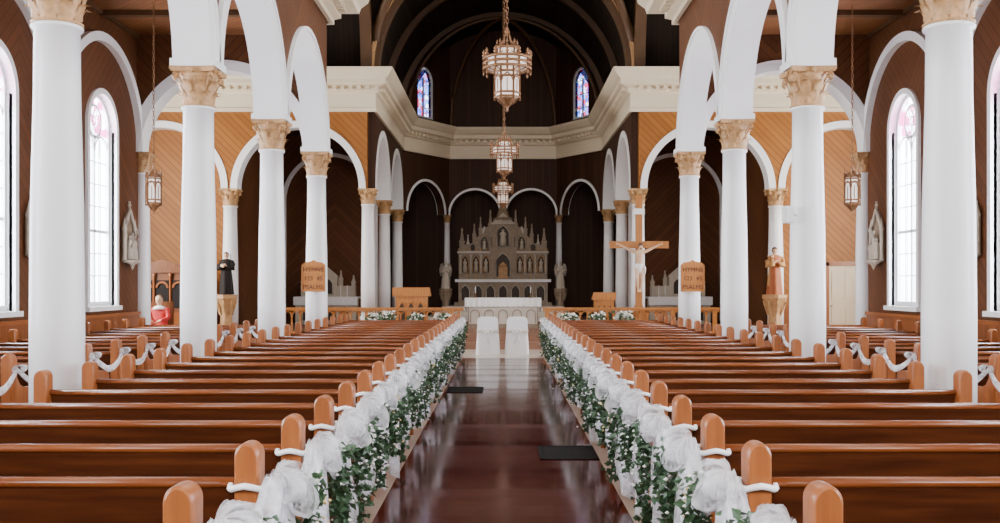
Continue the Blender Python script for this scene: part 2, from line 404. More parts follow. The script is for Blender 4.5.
for s,nm in ((-1,'left'),(1,'right')):
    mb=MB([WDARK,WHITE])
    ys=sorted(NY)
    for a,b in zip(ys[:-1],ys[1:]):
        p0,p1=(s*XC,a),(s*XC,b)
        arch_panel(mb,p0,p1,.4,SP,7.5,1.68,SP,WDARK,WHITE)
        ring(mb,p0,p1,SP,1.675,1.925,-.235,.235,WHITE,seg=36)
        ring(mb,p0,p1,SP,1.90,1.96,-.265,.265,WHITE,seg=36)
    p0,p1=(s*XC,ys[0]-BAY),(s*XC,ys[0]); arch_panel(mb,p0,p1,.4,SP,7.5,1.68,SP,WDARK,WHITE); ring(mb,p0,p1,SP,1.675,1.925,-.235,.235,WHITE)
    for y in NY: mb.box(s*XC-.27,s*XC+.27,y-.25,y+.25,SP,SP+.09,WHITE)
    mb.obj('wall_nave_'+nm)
    mb=MB([WDARK,WHITE]); allp=[YR-.35]+ys
    for a,b in zip(allp[:-1],allp[1:]):
        p0,p1=(s*XW,a),(s*XW,b); c=(a+b)/2
        arch_panel(mb,p0,p1,.3,0,7.0,.60,4.4,WDARK,WHITE,sill=1.2)
        x0,x1=sorted((s*(XW-.15),s*(XW-.19)))
        mb.box(x0,x1,a,b,0,1.0,WAINS)
        x0,x1=sorted((s*(XW-.15),s*(XW-.22))); mb.box(x0,x1,a,b,1.0,1.06,PEWEND); mb.box(x0,x1,a,b,0,.16,PEWEND)
        L=b-a
        w0,w1=(.15,.27) if s<0 else (-.27,-.15)
        ring(mb,p0,p1,SP,min(1.72,L/2-.14),min(1.88,L/2),w0,w1,WHITE,seg=32)
    mb.obj('wall_'+nm)
    for a,b in zip(allp[:-1],allp[1:]):
        win_n+=1; side_window((s*XW,a),(s*XW,b),(b-a)/2,'window_%d'%win_n)
    mb=MB([WDARK,WHITE])
    xs=sorted((s*XC,s*XW)); p0,p1=(xs[0],19.85),(xs[1],19.85)
    arch_panel(mb,p0,p1,.4,SP,7.5,1.6,SP,WDARK,WHITE)
    ring(mb,p0,p1,SP,1.595,1.80,-.235,.235,WHITE,seg=36)
    xs=sorted((s*XW,s*11.3)); mb.box(xs[0],xs[1],19.65,20.05,0,7.5,WDARK)
    mb.obj('wall_transept_front_'+nm)
    mb=MB([AISLEC,RIB]); xs=sorted((s*(XC+.2),s*(XW-.15)))
    mb.box(xs[0],xs[1],YR-.3,19.65,6.5,6.6,AISLEC)
    y=YR
    while y<19.7:
        mb.box(xs[0],xs[1],y-.07,y+.07,6.40,6.5,RIB); y+=1.925
    for t in (0,.5,1):
        x=xs[0]+(xs[1]-xs[0])*t; mb.box(x-.06,x+.06,YR-.3,19.65,6.42,6.5,RIB)
    mb.obj('ceiling_aisle_'+nm)
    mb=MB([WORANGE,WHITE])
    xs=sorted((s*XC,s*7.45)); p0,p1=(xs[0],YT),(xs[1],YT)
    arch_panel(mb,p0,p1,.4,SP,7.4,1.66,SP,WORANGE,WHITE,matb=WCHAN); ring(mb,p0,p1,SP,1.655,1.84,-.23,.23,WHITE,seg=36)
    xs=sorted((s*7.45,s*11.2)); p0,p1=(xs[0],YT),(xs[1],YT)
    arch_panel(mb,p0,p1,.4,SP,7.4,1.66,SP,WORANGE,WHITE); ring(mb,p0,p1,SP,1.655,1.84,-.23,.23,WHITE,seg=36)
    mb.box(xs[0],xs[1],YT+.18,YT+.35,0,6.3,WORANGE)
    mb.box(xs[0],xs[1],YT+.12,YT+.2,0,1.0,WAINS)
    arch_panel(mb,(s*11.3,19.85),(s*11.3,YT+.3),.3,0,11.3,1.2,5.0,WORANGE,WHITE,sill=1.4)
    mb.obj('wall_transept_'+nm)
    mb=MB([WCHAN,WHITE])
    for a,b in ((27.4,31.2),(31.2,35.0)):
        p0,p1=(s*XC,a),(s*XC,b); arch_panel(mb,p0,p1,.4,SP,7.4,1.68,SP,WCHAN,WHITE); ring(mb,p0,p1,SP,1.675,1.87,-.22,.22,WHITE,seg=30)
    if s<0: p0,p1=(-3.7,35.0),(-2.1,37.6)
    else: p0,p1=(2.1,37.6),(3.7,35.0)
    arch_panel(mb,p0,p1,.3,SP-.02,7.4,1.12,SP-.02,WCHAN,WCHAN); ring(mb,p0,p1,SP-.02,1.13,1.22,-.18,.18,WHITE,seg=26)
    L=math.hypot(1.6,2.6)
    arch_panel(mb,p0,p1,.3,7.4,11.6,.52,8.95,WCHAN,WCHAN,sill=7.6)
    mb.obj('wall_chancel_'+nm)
    win_n+=1
    wmb,P,bar=window(p0,p1,L/2,.52,8.95,7.6,STAIN,STAIN,'w')
    bar(L/2,7.6,L/2,9.1,.04,.03)
    for z in (8.0,8.5,9.0): bar(L/2-.52,z,L/2+.52,z,.025,.02)
    wmb.obj('window_%d'%win_n)
    mb=MB([WDARK])
    x0,x1=sorted((s*7.45,s*7.75)); mb.box(x0,x1,YT+.2,39.8,0,7.4,WDARK)
    x0,x1=sorted((s*3.95,s*7.45)); mb.box(x0,x1,32.4,32.6,0,6.4,WDARK)
    x0,x1=sorted((s*3.9,s*7.75)); mb.box(x0,x1,YT+.2,39.8,6.4,6.5,WCHAN)
    xs=sorted((s*3.9,s*7.3)); ring(mb,(xs[0],32.35),(xs[1],32.35),SP+.1,1.42,1.54,-.06,.06,WHITE,seg=26,leg=3.9)
    mb.obj('wall_chapel_'+nm)
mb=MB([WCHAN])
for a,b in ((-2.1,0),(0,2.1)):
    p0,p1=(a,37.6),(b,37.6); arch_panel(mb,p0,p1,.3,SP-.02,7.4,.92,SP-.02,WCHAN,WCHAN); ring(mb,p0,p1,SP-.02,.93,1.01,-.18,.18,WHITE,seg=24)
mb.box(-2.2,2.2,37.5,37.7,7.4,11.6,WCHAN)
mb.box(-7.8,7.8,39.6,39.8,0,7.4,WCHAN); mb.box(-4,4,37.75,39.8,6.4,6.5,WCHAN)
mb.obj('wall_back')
mb=MB([WDARK]); mb.box(-7.6,7.6,-3.9,-3.6,0,11.4,WDARK); mb.obj('wall_front')

cpath=[(-11.15,27.2),(-3.5,27.2),(-3.5,35.0),(-2.0,37.45),(2.0,37.45),(3.5,35.0),(3.5,27.2),(11.15,27.2)]
cprof=[(0,6.28),(.07,6.28),(.07,6.38),(.04,6.4),(.04,6.76),(.12,6.8),(.12,6.92),(.3,6.98),(.34,7.0),(.34,7.12),(.42,7.18),(.52,7.32),(.55,7.4),(0,7.4)]
mb=MB([CREAM]); sweep(mb,cpath,cprof,CREAM); dentils(mb,cpath,.1,.26,6.86,6.96,.1,.22,CREAM); mb.obj('trim_1')
nprof=[(0,6.82),(.08,6.82),(.08,6.92),(.2,6.98),(.2,7.08),(.52,7.16),(.55,7.27),(.68,7.42),(.7,7.5),(0,7.5)]
for k,path in ((2,[(-3.48,-3.6),(-3.48,20.07),(-11.15,20.07)]),(3,[(11.15,20.07),(3.48,20.07),(3.48,-3.6)])):
    mb=MB([CREAM]); sweep(mb,path,nprof,CREAM); dentils(mb,path,.18,.36,7.0,7.1,.11,.24,CREAM); mb.obj('trim_%d'%k)

R=3.7; H0=7.4; yc=(19.85+27.4)/2; RY=(27.4-19.85)/2
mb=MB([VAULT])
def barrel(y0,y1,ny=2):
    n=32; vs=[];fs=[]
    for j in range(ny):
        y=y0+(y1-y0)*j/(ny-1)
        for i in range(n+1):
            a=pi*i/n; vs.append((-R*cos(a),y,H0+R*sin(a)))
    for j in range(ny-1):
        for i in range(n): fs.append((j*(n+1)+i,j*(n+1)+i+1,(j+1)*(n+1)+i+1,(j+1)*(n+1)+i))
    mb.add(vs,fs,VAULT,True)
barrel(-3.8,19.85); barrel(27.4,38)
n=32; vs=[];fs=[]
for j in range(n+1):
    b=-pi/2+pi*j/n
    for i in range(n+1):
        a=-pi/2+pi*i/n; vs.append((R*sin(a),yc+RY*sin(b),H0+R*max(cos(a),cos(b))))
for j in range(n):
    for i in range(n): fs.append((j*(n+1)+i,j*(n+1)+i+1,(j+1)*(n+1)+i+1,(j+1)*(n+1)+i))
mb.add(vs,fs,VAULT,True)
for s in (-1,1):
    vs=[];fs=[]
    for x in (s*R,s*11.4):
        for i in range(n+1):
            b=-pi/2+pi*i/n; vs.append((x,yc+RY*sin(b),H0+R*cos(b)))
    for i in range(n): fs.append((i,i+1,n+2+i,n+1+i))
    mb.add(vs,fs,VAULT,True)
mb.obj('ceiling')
mb=MB([RIB])
for y,w in ((19.85,.2),(27.4,.22),(31.2,.1),(35.0,.1)):
    ring(mb,(-XC,y),(XC,y),H0+.05,3.38 if y<30 else 3.5,3.72,-w,w,RIB,seg=44)
for y in (27.15,):
    ring(mb,(-XC,y),(XC,y),H0+.05,3.5,3.6,-.12,.05,GOLDC,seg=44)
for s in (-1,1):
    ring(mb,(s*XC,19.85),(s*XC,27.4),H0+.05,3.4,3.75,-.15,.15,RIB,seg=40)
for sg in (-1,1):
    pts=[(R*.97*sin(a),yc+sg*RY*.97*sin(a),H0+R*.97*cos(a)) for a in [-pi/2+pi*i/40 for i in range(41)]]
    mb.tube(pts,.12,RIB,8)
    for bx,by in ((3.35,35.1),(1.95,37.25),(.0,37.35)):
        pts=[(sg*bx*cos(t),34.9+(by-34.9)*cos(t),H0+3.5*sin(t)) for t in [pi/2*i/16 for i in range(17)]]
        mb.tube(pts,.06,RIB,8)
mb.obj('trim_4')

# ---------------------------------------------------------------- pews
def pew_mesh(L,name):
    mb=MB([PEW,PEWEND]); h=L/2
    back=[(.02,.36),(-.085,.80),(-.115,.80),(-.012,.36)]
    mb.prism(back,-h+.04,h-.04,PEW,'x')
    cap=[(-.10+.032*cos(a),.805+.022*sin(a)) for a in [i*pi/6 for i in range(12)]]
    mb.prism(cap,-h+.04,h-.04,PEWLIT,'x',smooth=True)
    mb.prism([(0,.40),(.40,.43),(.42,.445),(.40,.47),(0,.435)],-h+.04,h-.04,PEWLIT,'x')
    mb.prism([(-.0,.1),(.03,.1),(.03,.42),(0,.42)],-h+.04,h-.04,PEW,'x')
    mb.prism([(-.05,.50),(-.16,.50),(-.175,.60),(-.16,.60),(-.15,.515),(-.05,.515)],-h+.1,h-.1,PEW,'x')
    mb.prism([(-.36,.15),(-.22,.15),(-.22,.19),(-.25,.205),(-.33,.205),(-.36,.19)],-h+.12,h-.12,PEW,'x')
    for x in (-h+.2,0,h-.2): mb.box(x-.02,x+.02,-.32,-.26,0,.15,PEW)
    for s in (-1,1):
        c=s*(h-.05)
        side=[(-.12,0),(.44,0),(.44,.06),(.40,.1),(.40,.42),(.43,.50),(.43,.58),(.40,.63),(.30,.645),(.12,.65),(.03,.68),(-.02,.74),(-.05,.80),(-.12,.80),(-.12,.1)]
        mb.prism(side,c-.028,c+.028,PEWEND,'x')
        w=.05; zt=.92
        arcp=[(-w,.0),(-w,zt)]+[(-w*cos(pi*i/12),zt+w*1.05*sin(pi*i/12)) for i in range(1,12)]+[(w,zt),(w,0)]
        rows=[(-.182,.80),(-.178,.90),(-.168,.98),(-.160,1),(-.085,1),(-.076,.98),(-.066,.90),(-.062,.80)]
        vs=[];n=len(arcp)
        for yy,k in rows:
            for a,b in arcp: vs.append((c+a*k,yy,b-(1-k)*w if b>.5 else b))
        fs=[]
        for j in range(len(rows)-1):
            for i in range(n): fs.append((j*n+i,j*n+(i+1)%n,(j+1)*n+(i+1)%n,(j+1)*n+i))
        mb.add(vs,fs,PEWEND,True)
        mb.add(vs[:n],[tuple(range(n))],PEWEND,False); mb.add(vs[-n:],[tuple(range(n))],PEWEND,False)
        mb.box(c-w-.008,c+w+.008,-.19,-.056,0,.12,PEWEND)
    return mb.mesh(name)
PM=pew_mesh(2.45,'pew'); PS=pew_mesh(2.5,'side_pew')
PY=[3.28+.83*k for k in range(-3,23)]
for s in (-1,1):
    for y in PY: inst('pew',PM,(s*(2.185),y,0))
    for y in PY:
        if y<19.2: inst('side_pew',PS,(s*(4.38+1.25),y,0))

# ---------------------------------------------------------------- tulle + ivy garlands
def tulle_swag(mb,a,b,sag,r,side,ph):
    a=Vector(a); b=Vector(b); n=18; seg=18; vs=[];fs=[]
    for i in range(n+1):
        t=i/n; p=a.lerp(b,t); w=4*t*(1-t); p.z-=sag*w; p.x+=side*.03*w
        rr=r*(.5+.6*w**.6)
        for k in range(seg):
            th=2*pi*k/seg
            q=rr*(1+.34*sin(5*th+ph+2*t)+.22*sin(8*th+ph*2-4*t)+.06*random.uniform(-1,1))
            vs.append((p.x+q*.8*cos(th),p.y,p.z+q*1.1*sin(th)))
    for i in range(n):
        for k in range(seg): l=(k+1)%seg; fs.append((i*seg+k,i*seg+l,(i+1)*seg+l,(i+1)*seg+k))
    mb.add(vs,fs,TULLE,True)
def tulle_tail(mb,p,w,L,dirn,ph,amp=.035):
    n=16;m=30; vs=[];fs=[]; nx=Vector((-dirn.y,dirn.x,0))
    for j in range(n+1):
        t=j/n; ww=w*(.20+.80*t**.7); z=p[2]-L*t
        for i in range(m+1):
            u=i/m-.5
            f=amp*(.4+t)*sin(i*1.5+ph+t*1.5)+.012*sin(i*3.1+ph)
            q=Vector(p)+dirn*(u*ww+.02*sin(t*5+ph))+nx*f
            vs.append((q.x,q.y,z+.30*(u+.5)*L*t*t+(.02*sin(i*2.3+ph) if j==n else 0)))
    for j in range(n):
        for i in range(m): fs.append((j*(m+1)+i,j*(m+1)+i+1,(j+1)*(m+1)+i+1,(j+1)*(m+1)+i))
    mb.add(vs,fs,TULLE,True)
def bow_loop(mb,c,d,size,ph):
    c=Vector(c); d=Vector(d).normalized(); up=Vector((0,0,1)); wv=d.cross(up).normalized()
    n=16; m=12; vs=[];fs=[]
    for i in range(n+1):
        t=2*pi*i/n; r=size*(.5-.5*cos(t)); lift=size*.42*sin(t)
        wd=size*(.12+.55*(.5-.5*cos(t)))
        for j in range(m+1):
            u=j/m-.5
            rip=.15*size*sin(j*2.0+ph+i*.5)*(.5-.5*cos(t))
            q=c+d*(r+rip)+up*(lift-.22*r+rip*.7)+wv*(u*wd); vs.append(q)
    for i in range(n):
        for j in range(m): fs.append((i*(m+1)+j,i*(m+1)+j+1,(i+1)*(m+1)+j+1,(i+1)*(m+1)+j))
    mb.add(vs,fs,TULLE,True)
def leaves(mb,c,rx,rz,n,size,mat):
    for _ in range(n):
        p=Vector((c[0]+random.gauss(0,rx),c[1]+random.gauss(0,rx*1.2),c[2]+random.uniform(-rz,rz)))
        d=Vector((random.uniform(-1,1),random.uniform(-1,1),random.uniform(-1,.4))).normalized()
        e=d.cross(Vector((random.uniform(-1,1),random.uniform(-1,1),random.uniform(-1,1)))).normalized()
        k=d.cross(e)*.15; s=size*random.uniform(.7,1.3)
        mb.add([p,p+(d*.4+e*.38+k)*s,p+d*s,p+(d*.4-e*.38+k)*s],[(0,1,2),(0,2,3)],mat)
def blossoms(mb,c,rx,rz,n,size,mat):
    for _ in range(n):
        p=Vector((c[0]+random.gauss(0,rx),c[1]+random.gauss(0,rx*1.2),c[2]+random.uniform(-rz,rz))); s=size*random.uniform(.7,1.2)
        vs=[p+Vector(v)*s for v in ((1,0,0),(-1,0,0),(0,1,0),(0,-1,0),(0,0,.8),(0,0,-.8))]
        mb.add(vs,[(0,2,4),(2,1,4),(1,3,4),(3,0,4),(2,0,5),(1,2,5),(3,1,5),(0,3,5)],mat,True)
for s in (-1,1):
    mb=MB([TULLE]); gv=MB([LEAF,BLOSSOM])
    x=s*.925
    pts=[(x,y-.12,.84) for y in PY]
    for i,p in enumerate(pts):
        ph=i*1.7+s
        if i<len(pts)-1: tulle_swag(mb,(p[0]-s*.02,p[1]+.05,p[2]),(p[0]-s*.02,pts[i+1][1]-.05,p[2]),.15+.03*sin(ph),.046,-s,ph)
        k_=(p[0]-s*.02,p[1],p[2]-.02)
        for d,z_ in (((-s*.3,1,.15),.17),((-s*.3,-1,.0),.13),((-s*1,.35,.2),.11),((-s*.8,-.5,-.1),.11),((-s*.5,.9,-.5),.17)):
            bow_loop(mb,k_,d,z_*random.uniform(.8,1.2),ph+z_*9)
        tulle_tail(mb,(k_[0]-s*.015,k_[1]+.04,k_[2]),.30,.70+.08*sin(ph),Vector((0,1,0)),ph)
        tulle_tail(mb,(k_[0]-s*.0,k_[1]-.03,k_[2]),.18,.56+.08*cos(ph*1.3),Vector((.35*s,.94,0)),ph+1)
        q=[(s*1.01+.075*cos(a),p[1]+.085*sin(a),.80+.01*sin(3*a)) for a in [2*pi*k/16 for k in range(16)]]
        mb.tube(q,.014,LINEN,6,closed=True)
        gx=p[0]-s*.06
        ln=.50+.12*sin(ph*2.3)
        for k in range(10):
            t=k/9; c=(gx+random.uniform(-.012,.012),p[1]+.40+random.uniform(-.03,.03),.74-ln*t)
            leaves(gv,c,.036*(1.2-t*.6),.04,26,.050,LEAF)
            blossoms(gv,c,.038,.04,5 if i%3==1 else 1,.013,BLOSSOM)
        for k in range(5):
            t=k/4; c=(gx-s*.015,p[1]+.56+random.uniform(-.02,.02),.69-(.30+.10*cos(ph))*t)
            leaves(gv,c,.026,.04,10,.044,LEAF)
            if i%2==0: blossoms(gv,c,.030,.05,9,.013,BLOSSOM if i%4 else PINKB)
    mb.obj('tulle_garland'); gv.obj('ivy_garland')
    mb=MB([TULLE]); sy=[y for y in PY if y<19.2]
    for i in range(len(sy)):
        a=(s*4.36,sy[i]-.12,.84)
        if i<len(sy)-1: tulle_swag(mb,a,(s*4.36,sy[i+1]-.12,.84),.17,.022,-s,i*1.3)
        for d in ((-s*.3,1,.1),(-s*.3,-1,.1),(-s,.2,.2)): bow_loop(mb,a,d,.08,i*1.1)
    mb.obj('tulle_garland')

for (x0,x1,y0,y1) in ((.34,.88,9.1,9.85),(-.84,-.3,14.7,15.5)):
    mb=MB([IRON]); 
    mb.box(x0,x1,y0,y0+.03,.0,.008,IRON); mb.box(x0,x1,y1-.03,y1,0,.008,IRON); mb.box(x0,x0+.03,y0,y1,0,.008,IRON); mb.box(x1-.03,x1,y0,y1,0,.008,IRON)
    mb.box(x0,x1,y0,y1,0,.003,IRON)
    k=x0+.06
    while k<x1-.03: mb.box(k-.008,k+.008,y0,y1,.003,.007,IRON); k+=.04
    mb.obj('floor_vent')

# ---------------------------------------------------------------- chandeliers
def hexring(mb,rr,z,th): mb.tube([(rr*cos(k*pi/3),rr*sin(k*pi/3),z) for k in range(6)],th,GOLD,6,closed=True,smooth=False)
def chain(mb,z,zt):
    k=0
    while z<zt:
        c=z+.035; ax=(1,0) if k%2 else (0,1)
        mb.tube([(.014*cos(t)*ax[0],.014*cos(t)*ax[1],c+.04*sin(t)) for t in [i*pi/4 for i in range(8)]],.006,GOLD,5,closed=True)
        z+=.065; k+=1
def body(mb,r,h,fw=.014):
    mb.lathe([(r*.82,.03),(r*.95,.06),(r*.95,h-.03),(r*.85,h)],(0,0,0),GLOW,6,False)
    for z in (.04,.09,h-.08,h-.02): hexring(mb,r,z,fw)
    for k in range(6):
        a=k*pi/3; c,s_=cos(a),sin(a)
        mb.tube([(r*c,r*s_,.0),(r*c,r*s_,h+.06)],fw,GOLD,6)
        mb.lathe([(.001,-.03),(.015,0),(.001,.05)],(r*c,r*s_,h+.08),GOLD,6)
        mb.tube([(r*c,r*s_,.05),(r*.6*c,r*.6*s_,-.02),(.02*c,.02*s_,-.07)],.008,GOLD,6)
        a2=a+pi/6; ap=r*.9; mid=Vector((ap*cos(a2),ap*sin(a2),0)); t=Vector((-sin(a2),cos(a2),0))
        for e in (-1,1): mb.tube([mid+t*(e*r*.45)+Vector((0,0,h*.62)),mid+t*(e*r*.3)+Vector((0,0,h*.78)),mid+Vector((0,0,h*.88))],.008,GOLD,5)
        mb.tube([mid+Vector((0,0,.09)),mid+Vector((0,0,h*.7))],.006,GOLD,5)
    mb.lathe([(.001,-.14),(.016,-.12),(.01,-.09),(.03,-.07),(.05,-.03),(.1,.01),(.11,.04)],(0,0,0),GOLD,12)
def chandelier():
    mb=MB([GOLD,GLOW]); r=.15; h=.36; body(mb,r,h)
    R1=.28; z0=.38; z1=.50
    mb.lathe([(R1-.03,z0+.01),(R1-.02,z0+.02),(R1-.02,z1-.01),(R1-.03,z1)],(0,0,0),GLOW,24)
    for z in (z0,z0+.06,z1): mb.tube([(R1*cos(k*pi/12),R1*sin(k*pi/12),z) for k in range(24)],.017,GOLD,6,closed=True)
    for k in range(12):
        a=k*pi/6; c,s_=cos(a),sin(a)
        mb.tube([(R1*c,R1*s_,z0-.04),(R1*c,R1*s_,z1+.03)],.015,GOLD,6)
        mb.lathe([(.001,-.03),(.026,0),(.008,.02),(.022,.035),(.001,.07)],(R1*c,R1*s_,z1+.04),GOLD,6)
        mb.lathe([(.001,-.06),(.014,-.03),(.010,.0)],(R1*c,R1*s_,z0-.03),GOLD,6)
        mb.tube([(r*c,r*s_,.34),(R1*c,R1*s_,z0)],.007,GOLD,5)
        if k%2==0: mb.tube([(R1*c,R1*s_,z1),(R1*.6*c,R1*.6*s_,z1+.05),(.10*c,.10*s_,z1+.08)],.008,GOLD,5)
    mb.lathe([(.10,z1),(.11,z1+.02),(.11,z1+.12),(.10,z1+.14)],(0,0,0),GLOW,8,False)
    for z in (z1+.0,z1+.13): mb.tube([(.12*cos(k*pi/4),.12*sin(k*pi/4),z) for k in range(8)],.016,GOLD,6,closed=True,smooth=False)
    for k in range(8):
        a=k*pi/4; mb.tube([(.12*cos(a),.12*sin(a),z1),(.12*cos(a),.12*sin(a),z1+.17)],.012,GOLD,5)
        mb.lathe([(.001,-.02),(.014,0),(.001,.045)],(.12*cos(a),.12*sin(a),z1+.19),GOLD,6)
        mb.tube([(.12*cos(a),.12*sin(a),z1+.14),(.05*cos(a),.05*sin(a),z1+.22),(.015*cos(a),.015*sin(a),z1+.34)],.006,GOLD,5)
    mb.lathe([(.015,z1+.28),(.03,z1+.33),(.01,z1+.38)],(0,0,0),GOLD,8)
    chain(mb,z1+.36,7.0)
    return mb
o=chandelier().obj('chandelier',loc=(.05,12,3.80))
inst('chandelier',o.data,(.03,20,3.82)); inst('chandelier',o.data,(0,28,3.82))
def lantern():
    mb=MB([GOLD,GLOW]); body(mb,.12,.44)
    mb.lathe([(.11,.44),(.08,.5),(.03,.56),(.015,.64)],(0,0,0),GOLD,6,False)
    chain(mb,.62,3.55)
    return mb
o=lantern().obj('hanging_lantern',loc=(-5.45,15.6,2.82)); inst('hanging_lantern',o.data,(5.45,15.6,2.82))

# ---------------------------------------------------------------- covered chairs
def chair():
    mb=MB([LINEN]); n=40
    def sect(w,d0,d1,z,amp):
        out=[]
        for i in range(n):
            a=2*pi*i/n; c,s_=cos(a),sin(a); e=.35
            x=w*math.copysign(abs(c)**e,c); y=(d0+d1)/2+(d1-d0)/2*math.copysign(abs(s_)**e,s_)
            f=1+amp*sin(i*2*pi/n*11); out.append((x*f,y*(1) + (amp*.12*sin(i*2.2)),z))
        return out
    rows=[sect(.275,-.05,.48,0.0,.04),sect(.265,-.04,.47,.2,.03),sect(.25,-.03,.45,.44,.008),sect(.24,-.03,.44,.47,.0)]
    vs=[p for r in rows for p in r]; fs=[(j*n+i,j*n+(i+1)%n,(j+1)*n+(i+1)%n,(j+1)*n+i) for j in range(3) for i in range(n)]+[tuple(3*n+i for i in range(n))]
    mb.add(vs,fs,LINEN,True)
    rows=[]
    for z,w in ((.44,.245),(.6,.24),(.75,.235),(.80,.225),(.83,.205),(.85,.17),(.858,.1)):
        rows.append(sect(w,-.06-.04*(z-.44)/.5,.0-.04*(z-.44)/.5,z,0))
    vs=[p for r in rows for p in r]; m=len(rows); fs=[(j*n+i,j*n+(i+1)%n,(j+1)*n+(i+1)%n,(j+1)*n+i) for j in range(m-1) for i in range(n)]+[tuple((m-1)*n+i for i in range(n))]
    mb.add(vs,fs,LINEN,True)
    mb.lathe([(.248,.50),(.255,.53),(.25,.56)],(0,-.04,0),LACE,24,sy=.22)
    for s in (-1,1):
        mb.tube([(0,-.12,.53),(s*.06,-.14,.58),(s*.10,-.13,.53),(s*.06,-.13,.49),(0,-.12,.53)],[.01,.022,.022,.022,.01],LINEN,8)
        mb.tube([(0,-.12,.52),(s*.03,-.13,.4),(s*.05,-.13,.26)],[.01,.018,.025],LINEN,8)
    return mb
o=chair().obj('covered_chair',loc=(-.345,22.7,0.002)); inst('covered_chair',o.data,(.32,22.7,0.002))

# ---------------------------------------------------------------- altar rail
for s in (-1,1):
    mb=MB([OAK]); x0,x1=sorted((s*1.0,s*5.6)); y=25.05; b=.34
    mb.box(x0,x1,y-.09,y+.09,b+.62,b+.67,OAK); mb.box(x0,x1,y-.05,y+.05,b+.585,b+.62,OAK); mb.box(x0,x1,y-.07,y+.07,b,b+.08,OAK)
    x=x0+.1; k=0
    while x<x1:
        if k%5==0: mb.box(x-.05,x+.05,y-.06,y+.06,b,b+.66,OAK)
        else: mb.lathe([(.028,.08),(.032,.12),(.015,.16),(.028,.28),(.017,.40),(.027,.45),(.016,.49),(.025,.58)],(x,y,b),OAK,10)
        x+=.21; k+=1
    x=x0+.1
    while x+.21<x1:
        ring(mb,(x,y),(x+.21,y),b+.48,.075,.10,-.025,.025,OAK,seg=10); x+=.21
    mb.obj('altar_rail')
for (x,h) in ((-2.75,.80),(-2.1,.74),(-3.1,.74),(2.3,.78),(2.95,.80),(1.6,.74),(-1.45,.74)):
    mb=MB([LEAF,BLOSSOM,GOLD]); y=23.9
    mb.lathe([(.12,0),(.12,.02),(.03,.04),(.02,.06),(.02,.45),(.05,.5),(.10,.6),(.10,.62),(.08,.62)],(x,y,.002),GOLD,14)
    c=(x,y,h); leaves(mb,c,.10,.12,90,.10,LEAF); blossoms(mb,(c[0],c[1]-.04,c[2]+.07),.10,.09,30,.035,BLOSSOM)
    mb.obj('flower_arrangement')

mb=MB([LINEN,LACE,STONE]); y0,y1=28.6,29.4; z=.34
mb.box(-1.0,1.0,y0+.05,y1-.05,z,z+.78,STONE); mb.box(-1.08,1.08,y0,y1,z+.78,z+.84,LINEN)
vs=[];fs=[];n=60
for j,zz in enumerate((z+.845,z+.72,z+.60)):
    for i in range(n+1): vs.append((-1.09+2.18*i/n,y0-.01-.012*j*(1+sin(i*1.3)),zz+(.02*abs(sin(i*pi/4)) if j==2 else 0)))
for j in range(2):
    for i in range(n): fs.append((j*(n+1)+i,j*(n+1)+i+1,(j+1)*(n+1)+i+1,(j+1)*(n+1)+i))
mb.add(vs,fs,LINEN,True); mb.box(-1.09,1.09,y0-.01,y1+.01,z+.84,z+.86,LINEN)
mb.box(-.98,.98,y0+.02,y0+.04,z+.12,z+.76,LACE)
for i in range(5):
    cx=-.8+.4*i; ring(mb,(cx-.15,y0+.02),(cx+.15,y0+.02),z+.4,.11,.135,-.0,.03,STONE,seg=12,leg=.25)
for s in (-1,1): mb.box(s*1.09-.008,s*1.09+.008,y0,y1,z+.45,z+.86,LINEN)
mb.obj('altar_table')
for x in (-.8,.8):
    mb=MB([GOLD,LINEN]); mb.lathe([(.05,0),(.05,.02),(.015,.04),(.02,.12),(.03,.14)],(x,29.0,1.2),GOLD,12); mb.lathe([(.015,.14),(.015,.3),(.002,.32)],(x,29.0,1.2),LINEN,10); mb.obj('altar_candle')

def gable(mb,cx,w,z0,h,y,d,mat):
    mb.prism([(cx-w/2,z0),(cx+w/2,z0),(cx,z0+h)],y-d,y,mat)
def pinn(mb,cx,y,z0,h,w,mat):
    mb.box(cx-w/2,cx+w/2,y-w/2,y+w/2,z0,z0+h*.45,mat)
    mb.lathe([(w*.85,h*.42),(w*.85,h*.47),(w*.55,h*.5),(w*.2,h*.85),(w*.32,h*.88),(w*.28,h*.93),(.004,h)],(cx,y,z0),mat,4,False,rot=pi/4)
    gable(mb,cx,w*1.2,z0+h*.3,h*.18,y-w/2+.001,.02,mat)
def niche(mb,cx,y,z0,w,h,mat,fig=None):
    mb.prism([(cx-w/2,z0),(cx+w/2,z0),(cx+w/2,z0+h*.65),(cx+w*.3,z0+h*.86),(cx,z0+h),(cx-w*.3,z0+h*.86),(cx-w/2,z0+h*.65)],y-.012,y,NSHADE)  # flat panel, nothing hollowed out; its dark colour paints the shade
    mb.tube([(cx-w/2,y-.02,z0),(cx-w/2,y-.02,z0+h*.65),(cx-w*.3,y-.02,z0+h*.86),(cx,y-.02,z0+h),(cx+w*.3,y-.02,z0+h*.86),(cx+w/2,y-.02,z0+h*.65),(cx+w/2,y-.02,z0)],.018,mat,6)
    if fig:
        hh=h*.82; k=w*.30
        mb.lathe([(k,0),(k*.9,hh*.3),(k*.7,hh*.55),(k*.95,hh*.75),(k*.4,hh*.82),(k*.3,hh*.84),(k*.45,hh*.9),(k*.4,hh*.96),(.002,hh)],(cx,y-.06,z0),fig,12)
mb=MB([STONE,NSHADE,LINEN,GOLD]); f=.82; Y=36.6
mb.box(-1.75,1.75,Y-.8,Y,f,f+.12,STONE); mb.box(-1.6,1.6,Y-.75,Y,f+.12,f+.85,STONE); mb.box(-1.72,1.72,Y-.82,Y,f+.85,f+.95,LINEN)
for i in range(7): niche(mb,-1.35+.45*i,Y-.75,f+.2,.3,.55,STATW)
